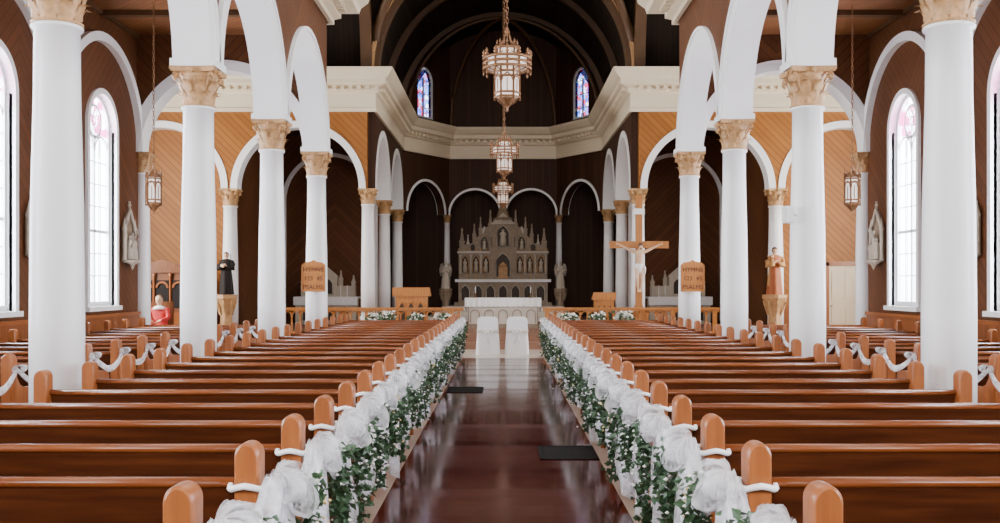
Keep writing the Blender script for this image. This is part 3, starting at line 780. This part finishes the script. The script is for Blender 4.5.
mb.box(-1.6,1.6,Y-.35,Y+.2,f+.95,f+1.15,STONE)
mb.box(-1.62,1.62,Y-.2,Y+.25,f+1.15,f+1.9,STONE)
mb.box(-1.66,1.66,Y-.24,Y+.25,f+1.9,f+1.98,STATW)
for cx in (-1.38,-.98,-.62,.62,.98,1.38): niche(mb,cx,Y-.2,f+1.2,.26,.62,GOLDC,fig=STATW)
for cx in (-1.55,-1.17,-.8,.8,1.17,1.55): mb.lathe([(.05,0),(.035,.04),(.035,.6),(.055,.66),(.06,.7)],(cx,Y-.24,f+1.15),STATW,10)
for i in range(17): mb.lathe([(.03,0),(.02,.03),(.035,.06),(.001,.12)],(-1.6+.2*i,Y-.2,f+1.98),GOLDC,6)
for s in (-1,1):
    pts=[(s*.42,f+1.98),(s*1.5,f+1.98),(s*1.42,f+2.2),(s*1.1,f+2.28),(s*.95,f+2.5),(s*.72,f+2.62),(s*.62,f+2.85),(s*.42,f+2.95)]
    if s<0: pts=pts[::-1]
    mb.prism(pts,Y-.12,Y+.2,STONE)
    niche(mb,s*.68,Y-.12,f+2.02,.26,.5,STONE,fig=STATW); niche(mb,s*1.1,Y-.12,f+2.0,.18,.25,STONE)
    pinn(mb,s*1.5,Y-.02,f+1.9,.95,.18,STONE); pinn(mb,s*1.28,Y-.05,f+2.0,.6,.10,STATW); pinn(mb,s*1.05,Y-.02,f+2.25,.75,.13,STONE); pinn(mb,s*.82,Y-.05,f+2.4,.85,.13,STONE); pinn(mb,s*.46,Y-.14,f+2.5,1.0,.15,STONE)
    gable(mb,s*.68,.4,f+2.62,.28,Y-.05,.06,STATW)
mb.box(-.48,.48,Y-.4,Y+.2,f+.95,f+2.1,STONE); niche(mb,0,Y-.4,f+1.05,.52,.85,STATW)
mb.box(-.16,.16,Y-.5,Y-.38,f+.98,f+1.4,GOLDC); mb.lathe([(.16,0),(.14,.08),(.06,.14),(.002,.18)],(0,Y-.44,f+1.4),GOLDC,12,sy=.5)
mb.box(-.40,.40,Y-.3,Y+.2,f+2.1,f+2.95,STONE); niche(mb,0,Y-.3,f+2.16,.44,.75,STATW,fig=STATW)
gable(mb,0,.92,f+2.95,.42,Y-.3,.04,STATW); mb.box(-.3,.3,Y-.24,Y+.1,f+2.95,f+3.15,STONE)
mb.lathe([(.36,0),(.36,.08),(.24,.12),(.2,.3),(.08,.55),(.1,.58),(.01,.72)],(0,Y-.1,f+3.1),STONE,8,False)
mb.box(-.015,.015,Y-.11,Y-.09,f+3.8,f+4.0,GOLDC); mb.box(-.06,.06,Y-.11,Y-.09,f+3.9,f+3.93,GOLDC)
for i in range(6):
    x=(-1.3,-1.0,-.7,.7,1.0,1.3)[i]; mb.lathe([(.05,0),(.015,.03),(.02,.15),(.03,.17),(.012,.18),(.012,.45),(.001,.47)],(x,Y-.45,f+.95),GOLDC,8)
mb.obj('high_altar')

# ---------------------------------------------------------------- statues
def statue(name,loc,H,robe,mantle,skin,hair,rot=0,kind='staff'):
    mb=MB([robe,mantle,skin,hair]); seg=32
    rg=[(0,.165,.14,.06),(.05,.16,.135,.055),(.18,.15,.125,.05),(.32,.14,.115,.04),(.46,.128,.10,.03),(.58,.118,.088,.02),(.66,.122,.085,.015),(.74,.138,.088,.01),(.79,.142,.08,.005),(.815,.115,.068,0),(.83,.06,.05,0),(.845,.036,.038,0),(.865,.034,.037,0),(.875,.045,.05,0),(.895,.054,.062,0),(.925,.06,.068,0),(.955,.058,.066,0),(.98,.042,.05,0),(.995,.018,.02,0),(1,.002,.002,0)]
    vs=[]
    for z,rx,ry,am in rg:
        for i in range(seg):
            a=2*pi*i/seg; f=1+am*1.6*sin(7*a+2*z)+am*.8*sin(13*a)
            nose=.014 if (.895<z<.92 and abs(a-1.5*pi)<.15) else 0
            vs.append((rx*f*cos(a)*H,(ry*f*sin(a)-nose)*H,z*H))
    def quad(j,i): k=(i+1)%seg; return (j*seg+i,j*seg+k,(j+1)*seg+k,(j+1)*seg+i)
    groups={}
    for j in range(len(rg)-1):
        z=rg[j][0]
        for i in range(seg):
            a=2*pi*(i+.5)/seg; front=abs(a-1.5*pi)
            if z<.82: m=mantle if (front>1.0 and z>.05) else robe
            elif z<.87: m=skin if front<1.4 else hair
            else: m=skin if (front<1.0 and z<.95) else hair
            groups.setdefault(m,[]).append(quad(j,i))
    base=len(mb.v)
    mb.v+= [tuple(v) for v in vs]
    for m,fl in groups.items():
        for f in fl: mb.f.append(tuple(x+base for x in f)); mb.m.append(mb.mi(m)); mb.s.append(True)
    mb.f.append(tuple(base+i for i in range(seg))); mb.m.append(0); mb.s.append(False)
    h=H
    for s in (-1,1):
        hand=(s*.05*h,-.15*h,.66*h)
        mb.tube([(s*.125*h,0,.785*h),(s*.165*h,-.01*h,.70*h),(s*.17*h,-.04*h,.60*h),(s*.11*h,-.11*h,.62*h),hand],[.045*h,.05*h,.05*h,.05*h,.04*h],mantle,10)
        hv=Vector(hand); mb.tube([hv,hv+Vector((-s*.02*h,-.03*h,.02*h))],[.018*h,.02*h],skin,8)
        for k in range(5):
            o_=hv+Vector((-s*.02*h,-.03*h,.02*h))+Vector((s*.006*h*(k-2),0,0))
            mb.tube([o_,o_+Vector((-s*.006*h,-.012*h,.02*h)),o_+Vector((-s*.012*h,-.012*h,.035*h))],.005*h,skin,5)
    for s in (-1,1): mb.lathe([(.001,-.006*h),(.006*h,0),(.001,.006*h)],(s*.022*h,-.062*h,.925*h),hair,6)
    if kind=='staff':
        mb.tube([(.16*h,-.12*h,0),(.14*h,-.13*h,.95*h)],.008*h,mantle,6)
        mb.tube([(0,-.2*h,.66*h),(-.07*h,-.19*h,.68*h)],[.04*h,.03*h],skin,8)
    if kind=='child':
        mb.tube([(-.08*h,-.13*h,.60*h),(-.09*h,-.15*h,.68*h),(-.09*h,-.15*h,.75*h)],[.05*h,.045*h,.02*h],BEIGER,8)
        mb.lathe([(.002,-.04*h),(.03*h,-.02*h),(.035*h,0),(.03*h,.02*h),(.002,.04*h)],(-.09*h,-.155*h,.795*h),skin,12)
    if kind=='angel':
        for s in (-1,1):
            w=[(s*.03*h,.09*h,.78*h),(s*.12*h,.14*h,.95*h),(s*.20*h,.16*h,.90*h),(s*.24*h,.16*h,.70*h),(s*.2*h,.14*h,.45*h),(s*.12*h,.11*h,.5*h),(s*.04*h,.09*h,.62*h)]
            vs=w+[(a,b+.02*h,c) for a,b,c in w]; n=len(w)
            mb.add(vs,[tuple(range(n)),tuple(range(2*n-1,n-1,-1))]+[(i,(i+1)%n,(i+1)%n+n,i+n) for i in range(n)],robe,True)
    return mb.obj(name,loc=loc,rot=rot)
def pedestal(name,x,y,z0,h,w,mat):
    mb=MB([mat]); k=w/2
    mb.lathe([(k*1.1,0),(k*1.1,.08),(k*.85,.12),(k*.7,.2),(k*.6,h*.6),(k*.75,h*.75),(k*1.1,h*.9),(k*1.2,h*.93),(k*1.2,h)],(x,y,z0),mat,8,False)
    for i in range(8):
        a=i*pi/4; mb.tube([(x+k*.65*cos(a),y+k*.65*sin(a),z0+h*.6),(x+k*.9*cos(a),y+k*.9*sin(a),z0+h*.74),(x+k*1.1*cos(a),y+k*1.1*sin(a),z0+h*.88)],.02,mat,6)
    mb.obj(name)
pedestal('statue_pedestal',-7.25,26.2,0,1.32,.5,GOLDC); statue('saint_statue',(-7.25,26.2,1.325),1.12,BLACKR,BLACKR,SKIN,HAIR,kind='staff')
pedestal('statue_pedestal',7.12,26.2,0,1.32,.55,GOLDC); statue('madonna_statue',(7.12,26.2,1.325),1.25,BROWNR,BEIGER,SKIN,HAIR,kind='child')
for s in (-1,1):
    pedestal('statue_pedestal',s*2.05,35.6,.34,1.1,.4,STONE); statue('angel_statue',(s*2.05,35.6,1.445),.95,STATW,STATW,STATW,STATW,kind='angel')

def station(x,y,s):
    mb=MB([STATW,STONE]); 
    out=[(-.24,0),(.24,0),(.24,.62),(.2,.72),(.1,.86),(0,1.0),(-.1,.86),(-.2,.72),(-.24,.62)]
    mb.prism(out,-.04,0,STONE); 
    pts=[(a,-.07,b) for a,b in out]; mb.tube(pts,.035,STATW,8,closed=True)
    for e in (-1,1):
        mb.lathe([(.05,0),(.035,.05),(.035,.55),(.055,.6),(.03,.66),(.002,.82)],(e*.27,-.07,.02),STATW,8)
    mb.lathe([(.002,-.16),(.06,-.1),(.10,-.05),(.27,-.01),(.29,.03)],(0,-.12,0),STATW,12,sy=.4)
    mb.box(-.015,.015,-.08,-.05,1.0,1.16,STATW); mb.box(-.05,.05,-.08,-.05,1.07,1.10,STATW)
    for dx,hh in ((-.11,.46),(.02,.52),(.13,.40)):
        mb.lathe([(.07,0),(.06,hh*.4),(.045,hh*.6),(.06,hh*.75),(.02,hh*.82),(.02,hh*.85),(.04,hh*.9),(.035,hh*.97),(.003,hh)],(dx,-.11,.05),STATW,12)
    mb.tube([(-.18,-.16,.25),(.16,-.16,.6)],.02,STATW,6); mb.tube([(-.02,-.16,.58),(.12,-.16,.42)],.018,STATW,6)
    return mb.obj('station_relief',loc=(x,y,2.02),rot=(pi/2 if s<0 else -pi/2))
for s in (-1,1):
    for y in (19.1,15.3,11.45,7.6): station(s*(XW-.152),y,s)

# ---------------------------------------------------------------- crucifix
emp=bpy.data.objects.new('crucifix',None); sc.collection.objects.link(emp); emp.location=(3.5,25.75,.34)
mb=MB([CROSSW]); mb.box(-.085,.085,-.045,.045,.1,3.55,CROSSW); mb.box(-.76,.76,-.05,.04,2.18,2.36,CROSSW)
mb.box(-.35,.35,-.25,.25,0,.1,CROSSW); mb.box(-.22,.22,-.16,.16,.1,.2,CROSSW)
mb.box(-.14,.14,-.06,-.045,3.05,3.2,LINEN); 
for s in (-1,1): mb.prism([(s*.08,.2),(s*.3,.2),(s*.08,.75)],-.03,.03,CROSSW)
mb.obj('cross_post',parent=emp)
def skinfig(name,V,E,Rr,mat,parent,loc,sub=2):
    me=bpy.data.meshes.new(name); me.from_pydata(V,E,[]); me.materials.append(mat)
    o=bpy.data.objects.new(name,me); sc.collection.objects.link(o); o.parent=parent; o.location=loc
    md=o.modifiers.new('Skin','SKIN'); md.use_smooth_shade=True
    for i,r in enumerate(Rr):
        me.skin_vertices[0].data[i].radius=(r,r) if not isinstance(r,tuple) else r
    me.skin_vertices[0].data[0].use_root=True
    ss=o.modifiers.new('Sub','SUBSURF'); ss.levels=sub; ss.render_levels=sub
    return o
V=[(0,-.06,0),(0,-.07,.12),(0,-.09,.26),(0,-.08,.37),(.015,-.1,.43),(.03,-.12,.47),(.035,-.125,.54)]
E=[(0,1),(1,2),(2,3),(3,4),(4,5),(5,6)]
Rr=[(.085,.06),(.075,.055),(.10,.065),(.06,.045),(.032,.032),(.05,.055),(.045,.05)]
for s in (-1,1):
    b=len(V); V+=[(s*.13,-.07,.36),(s*.30,-.05,.44),(s*.47,-.05,.53),(s*.53,-.06,.56)]
    E+=[(3,b),(b,b+1),(b+1,b+2),(b+2,b+3)]; Rr+=[.05,.038,.026,.024]
    for k in range(5):
        c=len(V); a=-.7+.33*k; V+=[(s*(.56+.02*cos(a)),-.075,.57+.03*sin(a)),(s*(.58+.015*cos(a)),-.1,.575+.045*sin(a))]; E+=[(b+3,c),(c,c+1)]; Rr+=[.007,.006]
    b=len(V); V+=[(s*.06,-.07,-.07),(s*.055,-.15,-.32),(s*.03,-.08,-.60),(s*.02,-.12,-.68)]
    E+=[(0,b),(b,b+1),(b+1,b+2),(b+2,b+3)]; Rr+=[.07,.05,.032,.026]
skinfig('corpus',V,E,Rr,SKIN,emp,(0,0,1.72))
mb=MB([LINEN,HAIR,SKIN])
mb.lathe([(.07,-.2),(.105,-.16),(.11,-.05),(.105,.04),(.09,.06)],(0,-.07,1.72),LINEN,20,sy=.8)
mb.tube([(.09,-.1,1.75),(.14,-.12,1.68),(.13,-.12,1.52)],[.02,.03,.025],LINEN,8)
mb.lathe([(.02,-.09),(.055,-.04),(.062,.02),(.05,.055),(.01,.07)],(.035,-.095,1.72+.53),HAIR,14)
mb.lathe([(.002,-.045),(.025,-.02),(.03,.0)],(.03,-.155,1.72+.46),HAIR,10)
mb.lathe([(.002,-.02),(.008,-.01),(.002,.012)],(.032,-.185,1.72+.5),SKIN,6)
for s in (-1,1): mb.lathe([(.001,-.005),(.006,0),(.001,.005)],(.032+s*.02,-.172,1.72+.52),HAIR,6)
mb.obj('loincloth_and_hair',parent=emp)

def lectern(x,y,w,h,name):
    mb=MB([OAK]); d=.45; z=.34
    mb.box(x-w*.42,x+w*.42,y-d/2,y+d/2,z+.08,z+h*.8,OAK); mb.box(x-w*.47,x+w*.47,y-d/2-.03,y+d/2+.03,z,z+.1,OAK)
    mb.prism([(y-d/2-.06,z+h*.8),(y+d/2+.06,z+h*.8),(y+d/2+.06,z+h*.84),(y-d/2-.06,z+h)],x-w/2,x+w/2,OAK,'x')
    for e in (-.25,0,.25): niche(mb,x+e*w,y-d/2,z+.2,w*.2,h*.5,OAK)
    mb.obj(name)
lectern(-2.42,26.6,.98,1.17,'pulpit'); lectern(2.68,26.6,.6,1.04,'lectern')

for s in (-1,1):
    mb=MB([STATW,LINEN,NSHADE,GOLD]); x=s*5.55; Y=31.9; z=.34
    mb.box(x-.95,x+.95,Y-.6,Y,z,z+.8,STATW); mb.box(x-1.0,x+1.0,Y-.66,Y,z+.8,z+.86,LINEN)
    mb.box(x-1.0,x+1.0,Y-.67,Y-.655,z+.6,z+.86,LINEN)
    for e in (-.6,-.2,.2,.6): niche(mb,x+e,Y-.6,z+.12,.26,.45,STATW)
    mb.box(x-.85,x+.85,Y-.25,Y+.1,z+.86,z+1.2,STATW)
    mb.box(x-.3,x+.3,Y-.3,Y+.1,z+1.2,z+1.5,STATW); niche(mb,x,Y-.3,z+.95,.34,.5,STATW); gable(mb,x,.7,z+1.5,.3,Y-.25,.05,STATW)
    for e in (-1,1): pinn(mb,x+e*.8,Y-.1,z+1.15,.4,.12,STATW); pinn(mb,x+e*.4,Y-.1,z+1.2,.5,.12,STATW)
    for e in (-.65,-.45,.45,.65): mb.lathe([(.03,0),(.01,.03),(.012,.12),(.01,.35),(.001,.36)],(x+e,Y-.45,z+.86),LINEN,8)
    mb.obj('side_altar')

for s in (-1,1):
    emp=bpy.data.objects.new('hymn_board',None); sc.collection.objects.link(emp); emp.location=(s*3.7,19.52,1.45)
    mb=MB([OAK,OAKD]); mb.box(-.23,.23,-.02,.02,0,.52,OAK); mb.prism([(-.23,.52),(.23,.52),(.17,.57),(.06,.585),(0,.62),(-.06,.585),(-.17,.57)],-.02,.02,OAK)
    for a in (0,.17,.34,.5): mb.box(-.23,.23,-.035,-.018,a,a+.02,CROSSW)
    for a in (-.23,.21): mb.box(a,a+.02,-.035,-.018,0,.52,CROSSW)
    mb.box(-.05,.05,.02,.11,.2,.3,OAK)
    mb.obj('board',parent=emp)
    for i,tx in enumerate(('PSALMS','123  45','HYMNS')):
        cu=bpy.data.curves.new('text_%d'%i,'FONT'); cu.body=tx; cu.size=.12; cu.align_x='CENTER'; cu.extrude=.003; cu.materials.append(INK)
        t=bpy.data.objects.new('text_%d'%i,cu); sc.collection.objects.link(t); t.parent=emp; t.location=(0,-.024,.05+.17*i); t.rotation_euler=(pi/2,0,0)

mb=MB([OAKD,OAK]); x0,x1,y0,y1=-9.6,-8.3,26.3,27.1
mb.box(x0,x1,y0,y1,0,1.9,OAKD); mb.box(x0-.06,x1+.06,y0-.06,y1,1.9,2.05,OAKD); mb.box(x0-.03,x1+.03,y0-.03,y1,0,.15,OAKD)
for c in (-9.38,-8.95,-8.52):
    mb.box(c-.16,c+.16,y0-.03,y0,.25,.85,PEWEND); mb.box(c-.16,c+.16,y0-.03,y0,.98,1.7,BLACKR); ring(mb,(c-.16,y0-.03),(c+.16,y0-.03),1.5,.12,.17,-.01,.03,PEWEND,seg=10)
for c in (-9.6,-9.17,-8.74,-8.33): mb.lathe([(.05,.15),(.03,.2),(.03,1.8),(.05,1.88)],(c,y0-.04,0),PEWEND,10)
gable(mb,-8.95,1.3,2.05,.2,y0+.05,.08,OAKD)
mb.obj('confessional')
emp=bpy.data.objects.new('seated_statue',None); sc.collection.objects.link(emp); emp.location=(-8.66,25.2,0)
V=[(0,0,.56),(0,.02,.74),(0,.02,.92),(0,.01,1.02),(0,0,1.08)]; E=[(0,1),(1,2),(2,3),(3,4)]; Rr=[(.19,.15),(.16,.12),(.19,.12),(.09,.07),(.05,.05)]
for s in (-1,1):
    b=len(V); V+=[(s*.20,.01,.96),(s*.25,-.06,.74),(s*.12,-.26,.68)]; E+=[(2,b),(b,b+1),(b+1,b+2)]; Rr+=[.075,.065,.05]
    b=len(V); V+=[(s*.11,-.02,.52),(s*.13,-.38,.54),(s*.13,-.40,.28),(s*.14,-.42,.06)]; E+=[(0,b),(b,b+1),(b+1,b+2),(b+2,b+3)]; Rr+=[.13,.12,.12,.14]
skinfig('robe',V,E,Rr,RED,emp,(0,0,0))
mb=MB([SKIN,LINEN,OAKD,HAIR])
mb.lathe([(.045,1.06),(.05,1.10),(.075,1.13),(.092,1.19),(.09,1.25),(.06,1.30),(.005,1.32)],(0,-.01,0),SKIN,18)
mb.lathe([(.088,1.20),(.098,1.24),(.085,1.29),(.04,1.33),(.005,1.34)],(0,.012,0),HAIR,16)
mb.lathe([(.002,-.02),(.014,-.008),(.002,.02)],(0,-.105,1.2),SKIN,6)
for s in (-1,1):
    mb.lathe([(.001,-.008),(.009,0),(.001,.008)],(s*.032,-.088,1.215),HAIR,6)
    mb.tube([(s*.12,-.26,.68),(s*.07,-.30,.66)],[.035,.03],SKIN,8)
    for k in range(5): mb.tube([(s*.07,-.30+.012*k,.665-.012*k),(s*.03,-.315+.012*k,.65-.012*k),(s*.015,-.31+.012*k,.635-.012*k)],.010,SKIN,5)
mb.lathe([(.17,0),(.16,.05),(.06,.10)],(0,0,.96),LINEN,18,sy=.7)
mb.box(-.30,.30,-.22,.26,.34,.42,OAKD); mb.box(-.28,.28,.20,.26,.42,1.15,OAKD)
for a in (-.30,.25):
    for b in (-.22,.20): mb.box(a,a+.05,b,b+.05,0,.34,OAKD)
mb.obj('head_and_chair',parent=emp)
mb=MB([DOORM,GOLD]); x0,x1=8.95,9.75; Y=27.5
mb.box(x0,x1,Y-.03,Y+.02,0,2.1,DOORM)
for a,b in ((.1,.95),(1.1,1.98)):
    for u in (0,1): mb.box(x0+.08+u*.37,x0+.34+u*.37,Y-.045,Y-.03,a+.08,b,DOORM)
mb.box(x0-.1,x0,Y-.07,Y+.02,0,2.2,PEWEND); mb.box(x1,x1+.1,Y-.07,Y+.02,0,2.2,PEWEND); mb.box(x0-.1,x1+.1,Y-.07,Y+.02,2.1,2.22,PEWEND)
mb.lathe([(.001,-.03),(.03,0),(.001,.03)],(x0+.07,Y-.07,1.0),GOLD,10)
mb.obj('door_1')
mb=MB([SPK,IRON]); mb.box(3.36,3.47,11.9,12.05,2.33,2.53,SPK); mb.box(3.375,3.455,11.892,11.9,2.35,2.51,SPK); mb.tube([(3.47,11.98,2.43),(3.52,12.05,2.43)],.012,SPK,6); mb.obj('loudspeaker')

# ---------------------------------------------------------------- light
w=bpy.data.worlds.new('World'); sc.world=w; w.use_nodes=True
bg=w.node_tree.nodes['Background']; bg.inputs[0].default_value=(.86,.93,1,1); bg.inputs[1].default_value=7.0
def area(name,loc,rot,sx,sy,P,col=(1,1,1)):
    l=bpy.data.lights.new(name,'AREA'); l.shape='RECTANGLE'; l.size=sx; l.size_y=sy; l.energy=P; l.color=col
    o=bpy.data.objects.new(name,l); sc.collection.objects.link(o); o.location=loc; o.rotation_euler=rot; return o
for s in (-1,1):
    for a,b in zip(allp[:-1],allp[1:]):
        area('window_daylight',(s*8.1,(a+b)/2,3.1),(0,s*pi/2,0),3.8,1.2,850,(.93,.96,1))
    area('added_transept_fill',(s*11.9,23.6,3.9),(0,s*pi/2,0),4.5,2.4,1200,(1,.95,.88))  # added to brighten the transept, through an unseen window opening
for y,P in ((1.5,190),(7.5,210),(13.5,220),(18,190)):
    area('added_overhead_fill',(0,y,9.6),(0,0,0),4.5,3.5,P,(1,.98,.97))  # fill added above the view to even out the nave; no fitting there
area('added_overhead_fill',(0,23.6,10.3),(0,0,0),4,3,170,(1,.9,.8))  # same added fill over the crossing
area('added_overhead_fill',(0,31.5,9.9),(0,0,0),2.5,3,80,(1,.88,.74))  # weaker added fill over the chancel
area('added_rear_fill',(0,-3.3,5.4),(pi/2,0,0),5.5,3.6,1300,(1,.99,.98))  # fill added behind the camera

cam=bpy.data.cameras.new('camera'); co=bpy.data.objects.new('camera',cam); sc.collection.objects.link(co)
co.location=(0,0,1.6); co.rotation_euler=(pi/2,0,0); cam.sensor_width=36; cam.lens=36; cam.shift_x=-.003; cam.shift_y=.0225; cam.clip_end=200
sc.camera=co
